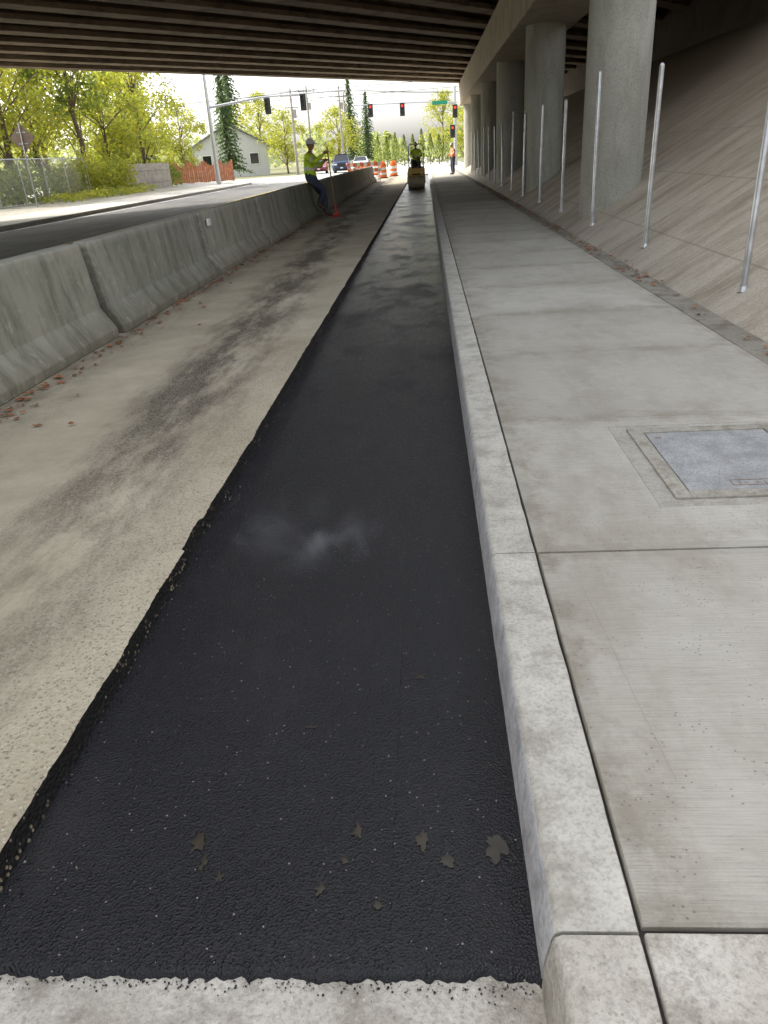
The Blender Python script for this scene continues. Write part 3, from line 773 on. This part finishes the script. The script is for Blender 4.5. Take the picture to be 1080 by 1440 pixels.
# ---------------------------------------------------------------- people
def person(name,loc,rz,J,shirt,legs='jean',vest=True,hat='hat',face=(1,0,0),sc=1,bulk=1.25):
    e=empty(name,loc,rz,sc)
    names=list(J.keys()); idx={n:i for i,n in enumerate(names)}
    seg=[('pelvis','spine'),('spine','chest'),('chest','neck'),('neck','skull')]
    for s_ in 'lr': seg+=[('chest','sh'+s_),('sh'+s_,'el'+s_),('el'+s_,'wr'+s_),('pelvis','hip'+s_),('hip'+s_,'kn'+s_),('kn'+s_,'an'+s_),('an'+s_,'toe'+s_)]
    rad={'pelvis':(.155,.13),'spine':(.155,.13),'chest':(.165,.14),'neck':(.055,.055),'skull':(.05,.05),'sh':(.075,.075),'el':(.055,.055),'wr':(.036,.036),'hip':(.105,.105),'kn':(.075,.075),'an':(.055,.055),'toe':(.045,.038)}
    me=bpy.data.meshes.new(name+'_skel'); me.from_pydata([J[n] for n in names],[(idx[a],idx[b]) for a,b in seg],[]); 
    o=bpy.data.objects.new('skel',me); COL.objects.link(o); md=o.modifiers.new('sk','SKIN'); sb=o.modifiers.new('ss','SUBSURF'); sb.levels=2
    sv=me.skin_vertices[0].data
    for n in names:
        r=rad.get(n) or rad[n[:-1]]; kf=1 if n in('neck','skull') or n[:2] in('wr','to') else bulk
        sv[idx[n]].radius=(r[0]*kf,r[1]*kf); sv[idx[n]].use_root=(n=='pelvis')
    md.branch_smoothing=.4
    dg_=bpy.context.evaluated_depsgraph_get(); dg_.update(); m2=bpy.data.meshes.new_from_object(o.evaluated_get(dg_)); bpy.data.objects.remove(o)
    m2.materials.clear()
    for kx in (shirt,legs,'boot','skin','silver'): m2.materials.append(M[kx])
    JV={n:Vector(v) for n,v in J.items()}
    def near(p):
        best=None;bd=9;bt=0
        for a,b_ in seg:
            A,B=JV[a],JV[b_]; d=B-A; t=max(0,min(1,(p-A).dot(d)/max(1e-6,d.dot(d)))); q=(A+d*t-p).length
            q-= .5*(rad.get(a) or rad[a[:-1]])[0]
            if q<bd: bd=q;best=(a,b_);bt=t
        return best,bt
    for f in m2.polygons:
        (a,b_),t=near(f.center); f.use_smooth=True; mi=0
        if a[:2] in('hi','kn') or b_[:3]=='hip' : mi=1
        if a[:2]=='kn' and t>.86 or a[:2]=='an': mi=2
        if a=='pelvis' and b_=='spine': mi=1 if t<.25 else 0
        if a=='neck' : mi=3
        if a=='chest' and b_=='neck' and t>.75: mi=3
        if a[:2]=='el' and t>.93: mi=3
        if vest:
            if a=='spine' and .05<t<.4: mi=4
            if a[:2]=='sh' and len(a)==3 and .55<t<.75: mi=4
        f.material_index=mi
    m2.update(); ob=bpy.data.objects.new('body',m2); COL.objects.link(ob); ob.parent=e
    F=Vector(face).normalized(); hc=JV['skull']+Vector((0,0,.085))+F*.015
    ang=math.atan2(F.y,F.x); T=Matrix.Translation(hc)@Matrix.Rotation(ang,4,'Z')@Matrix.Rotation(math.asin(max(-1,min(1,-F.z))),4,'Y')
    b=MB()
    def hf(p):
        q=Vector(p)
        if q.z<0: q.x*=1-.12*(-q.z)*(1 if q.x<0 else .3); q.y*=1-.35*(-q.z)
        if q.z<-.3 and q.x>0: q.x*=1.05
        return q
    b.ell((0,0,0),(.098,.076,.118),0,T,18,12,hf)
    b.ell((.10,0,-.015),(.02,.013,.022),0,T,8,6); b.ell((.092,0,.005),(.014,.009,.02),0,T,8,6)
    for s_ in(-1,1):
        b.ell((.0,s_*.078,-.01),(.02,.01,.032),0,T,8,6); b.ell((.083,s_*.031,.012),(.012,.014,.009),2,T,8,6); b.ell((.087,s_*.031,.033),(.008,.02,.005),1,T,8,5)
    b.ell((.088,0,-.052),(.01,.026,.007),3,T,8,5)
    b.ell((-.018,0,.02),(.096,.082,.112),1,T,16,8,None,0,.62)
    b.build('head',[M['skin'],M['hair'],M['black'],M['red']],e)
    b=MB()
    if hat=='hat':
        b.ell((-.005,0,.035),(.135,.115,.12),0,T,20,8,None,0,.5); b.ell((.02,0,.036),(.17,.13,.012),0,T,20,6); b.box((-.005,0,.152),(.16,.02,.015),0,T)
    else:
        b.ell((-.005,0,.04),(.11,.095,.11),0,T,20,8,None,0,.5); b.ell((.0,0,.042),(.20,.19,.016),0,T,20,6)
    b.build('hat',[M[hat]],e)
    for s_ in 'lr':
        wv=JV['wr'+s_]; d=(wv-JV['el'+s_]).normalized(); sd=d.cross(Vector((0,0,1))); sd=sd.normalized() if sd.length>.1 else Vector((0,1,0)); up=sd.cross(d)
        b=MB()
        b.tube([wv-d*.01,wv+d*.02,wv+d*.055,wv+d*.09],[.027,.034,.04,.036],10)
        for i,(off,ln) in enumerate(((-.03,.066),(-.01,.076),(.01,.072),(.03,.058))):
            p0=wv+d*.082+sd*off; p1=p0+d*ln*.45-up*.008; p2=p1+d*ln*.2-up*ln*.4; p3=p2-d*ln*.18-up*ln*.3
            b.tube([p0,p1,p2,p3],[.0105,.0098,.0088,.007],7)
        p0=wv+d*.03-sd*.034; b.tube([p0,p0+d*.03-sd*.022-up*.01,p0+d*.055-sd*.02-up*.03],[.013,.011,.009],7)
        b.build('hand_'+s_,[M['skin']],e)
    return e
J={'pelvis':(-.24,0,.94),'spine':(-.25,0,1.13),'chest':(-.23,0,1.37),'neck':(-.20,0,1.55),'skull':(-.18,0,1.63),
 'shl':(-.22,.22,1.46),'ell':(-.08,.28,1.22),'wrl':(.12,.14,1.33),'shr':(-.22,-.22,1.46),'elr':(.0,-.26,1.32),'wrr':(.21,-.10,1.50),
 'hipl':(-.21,.11,.88),'knl':(.04,.14,.50),'anl':(.06,.13,.08),'toel':(.25,.14,.035),
 'hipr':(-.21,-.11,.88),'knr':(.16,-.13,.66),'anr':(-.04,-.12,.30),'toer':(.13,-.13,.22)}
person('construction_worker',(-2.95,22.4,.07),R_(-12),J,'lime',face=(.95,-.25,-.05),sc=1.07)
rk=empty('asphalt_rake',(-2.95,22.4,.07),R_(-12),1.07)
b=MB(); b.tube([(.31,-.12,1.66),(.42,-.14,.06)],.017,8,0); b.tube([(.42,-.14,.30),(.42,-.14,.05)],.028,8,1)
b.box((.43,-.14,.035),(.05,.55,.06),1)
for i in range(12): b.box((.44,-.39+i*.045,.01),(.015,.012,.05),1)
b.build('rake',[M['wood'],M['red']],rk)
J2={'pelvis':(0,0,.95),'spine':(-.01,0,1.15),'chest':(.01,0,1.38),'neck':(.02,0,1.55),'skull':(.04,0,1.63),
 'shl':(.0,.20,1.47),'ell':(.02,.29,1.20),'wrl':(.20,.20,1.08),'shr':(.0,-.20,1.47),'elr':(.05,-.27,1.20),'wrr':(.26,-.14,1.15),
 'hipl':(0,.10,.88),'knl':(.03,.13,.49),'anl':(0,.15,.08),'toel':(.17,.18,.035),'hipr':(0,-.10,.88),'knr':(.04,-.13,.49),'anr':(-.02,-.14,.08),'toer':(.15,-.17,.035)}
person('construction_worker',(1.75,52.6,.15),R_(200),J2,'orv',face=(1,.2,-.1))
RS=.9
rl=empty('road_roller',(-.46,39.2,0),0,RS)
b=MB()
for yy in (-.62,.72):
    b.tube([(-.44,yy,.33),(-.42,yy,.33),(.42,yy,.33),(.44,yy,.33)],[.31,.33,.33,.31],36,1)
    for sx in(-.465,.465): b.box((sx,yy,.42),(.04,.16,.34),0); 
    b.tube([(-.45,yy,.33),(.45,yy,.33)],.07,12,2)
b.build('drums',[M['yel'],M['steel'],M['black']],rl)
b=MB()
b.prism([(-.46,.62),(.46,.62),(.46,.80),(.38,.98),(-.38,.98),(-.46,.80)],-.98,-.28,0)
b.prism([(-.46,.60),(.46,.60),(.46,.92),(.40,1.05),(-.40,1.05),(-.46,.92)],.35,1.12,0)
b.box((0,.05,.62),(.8,.62,.12),1); b.box((0,-1.0,.70),(.4,.03,.08),1); b.box((0,.0,.45),(.3,.5,.25),1)
for sx in(-.3,.3): b.tube([(sx,-.985,.80),(sx,-1.01,.80)],.055,14,2)
b.build('body',[M['yel'],M['black'],M['headl']],rl,True,.02,30)
b=MB(); b.box((0,.30,1.10),(.46,.42,.10)); b.box((0,.52,1.34),(.46,.09,.42)); b.tube([(0,-.25,.95),(0,-.12,1.28)],.03,8)
b.tube([(.17*math.cos(t*math.pi/8),-.11+.06*math.sin(t*math.pi/8),1.30+.15*math.sin(t*math.pi/8)) for t in range(17)],.014,6); b.build('seat_and_wheel',[M['black']],rl,True,.01)
b=MB(); b.tube([(-.40,.9,.95),(-.40,.9,2.0),(-.32,.9,2.15),(.32,.9,2.15),(.40,.9,2.0),(.40,.9,.95)],.025,10); b.build('roll_bar',[M['black']],rl)
J3={'pelvis':(0,0,.12),'spine':(.02,0,.32),'chest':(.05,0,.56),'neck':(.07,0,.73),'skull':(.10,0,.80),
 'shl':(.05,.20,.65),'ell':(.16,.27,.40),'wrl':(.38,.14,.36),'shr':(.05,-.20,.65),'elr':(.16,-.27,.40),'wrr':(.38,-.14,.36),
 'hipl':(.05,.11,.10),'knl':(.46,.17,.14),'anl':(.50,.17,-.28),'toel':(.64,.18,-.34),'hipr':(.05,-.11,.10),'knr':(.46,-.17,.14),'anr':(.50,-.17,-.28),'toer':(.64,-.18,-.34)}
person('roller_operator',(-.46,39.47,1.02),R_(-90),J3,'lime',hat='straw',face=(1,0,-.15),sc=.97)

def m_steam():
    m=bpy.data.materials.new('steam'); m.use_nodes=True; t=m.node_tree; n=t.nodes; l=t.links; n.clear()
    out=n.new('ShaderNodeOutputMaterial'); v=n.new('ShaderNodeVolumePrincipled'); tc=n.new('ShaderNodeTexCoord')
    v.inputs['Color'].default_value=(.95,.95,.97,1); v.inputs['Anisotropy'].default_value=.1
    mp=n.new('ShaderNodeMapping'); mp.inputs['Scale'].default_value=(3.2,3.2,4.5); mp.inputs['Rotation'].default_value=(0,.6,.3)
    l.new(tc.outputs['Object'],mp.inputs[0])
    no=n.new('ShaderNodeTexNoise'); no.inputs['Scale'].default_value=1; no.inputs['Detail'].default_value=3; no.inputs['Distortion'].default_value=1.2; l.new(mp.outputs[0],no.inputs['Vector'])
    mr=n.new('ShaderNodeMapRange'); mr.inputs[1].default_value=.5; mr.inputs[2].default_value=.75; l.new(no.outputs['Fac'],mr.inputs[0])
    ln=n.new('ShaderNodeVectorMath'); ln.operation='LENGTH'; sc=n.new('ShaderNodeMapping'); sc.inputs['Scale'].default_value=(2.2,3.2,7.2); l.new(tc.outputs['Object'],sc.inputs[0]); l.new(sc.outputs[0],ln.inputs[0])
    fo=n.new('ShaderNodeMapRange'); fo.inputs[1].default_value=.3; fo.inputs[2].default_value=1.; fo.inputs[3].default_value=1; fo.inputs[4].default_value=0; l.new(ln.outputs['Value'],fo.inputs[0])
    mu=n.new('ShaderNodeMath'); mu.operation='MULTIPLY'; l.new(mr.outputs[0],mu.inputs[0]); l.new(fo.outputs[0],mu.inputs[1])
    m2=n.new('ShaderNodeMath'); m2.operation='MULTIPLY'; m2.inputs[1].default_value=2.8; l.new(mu.outputs[0],m2.inputs[0]); l.new(m2.outputs[0],v.inputs['Density'])
    l.new(v.outputs[0],out.inputs['Volume']); return m
b=MB(); b.box((0,0,0),(.95,.65,.28)); o=b.build('steam_wisp',[m_steam()],smooth=False); o.location=(-.56,2.75,.145)

# ---------------------------------------------------------------- light and camera
w=bpy.data.worlds.new('World'); S.world=w; w.use_nodes=True
nt=w.node_tree; bg=nt.nodes['Background']; sk=nt.nodes.new('ShaderNodeTexSky'); sk.sky_type='NISHITA'; sk.sun_disc=False
EL=R_(42); AZ=R_(-66)
sk.sun_elevation=EL; sk.sun_rotation=AZ; sk.air_density=1.0; sk.dust_density=4.0
hs_=nt.nodes.new('ShaderNodeHueSaturation'); hs_.inputs['Saturation'].default_value=.28
nt.links.new(sk.outputs[0],hs_.inputs['Color']); nt.links.new(hs_.outputs[0],bg.inputs[0]); bg.inputs[1].default_value=.48
sd=bpy.data.lights.new('Sun','SUN'); sd.energy=5; sd.angle=R_(.5); sd.color=(1,.95,.86); so=bpy.data.objects.new('sun',sd); COL.objects.link(so)
dirv=Vector((math.sin(AZ)*math.cos(EL),math.cos(AZ)*math.cos(EL),math.sin(EL))); so.rotation_euler=dirv.to_track_quat('Z','Y').to_euler()
so.location=(-20,-10,40)
R=Vector((58,506,-1040)).normalized(); U=-Vector((140,-2153,-1040)).normalized(); U=(U-R*U.dot(R)).normalized(); X=R.cross(U)
cm=bpy.data.cameras.new('Camera'); cm.sensor_fit='VERTICAL'; cm.sensor_height=36; cm.sensor_width=27; cm.lens=26; cm.clip_start=.05; cm.clip_end=2500
co=bpy.data.objects.new('Camera',cm); COL.objects.link(co)
co.matrix_world=Matrix(((X.x,X.y,X.z,0),(R.x,R.y,R.z,0),(U.x,U.y,U.z,1.55),(0,0,0,1)))
S.camera=co
S.view_settings.view_transform='Standard'; S.view_settings.look='None'; S.view_settings.exposure=0
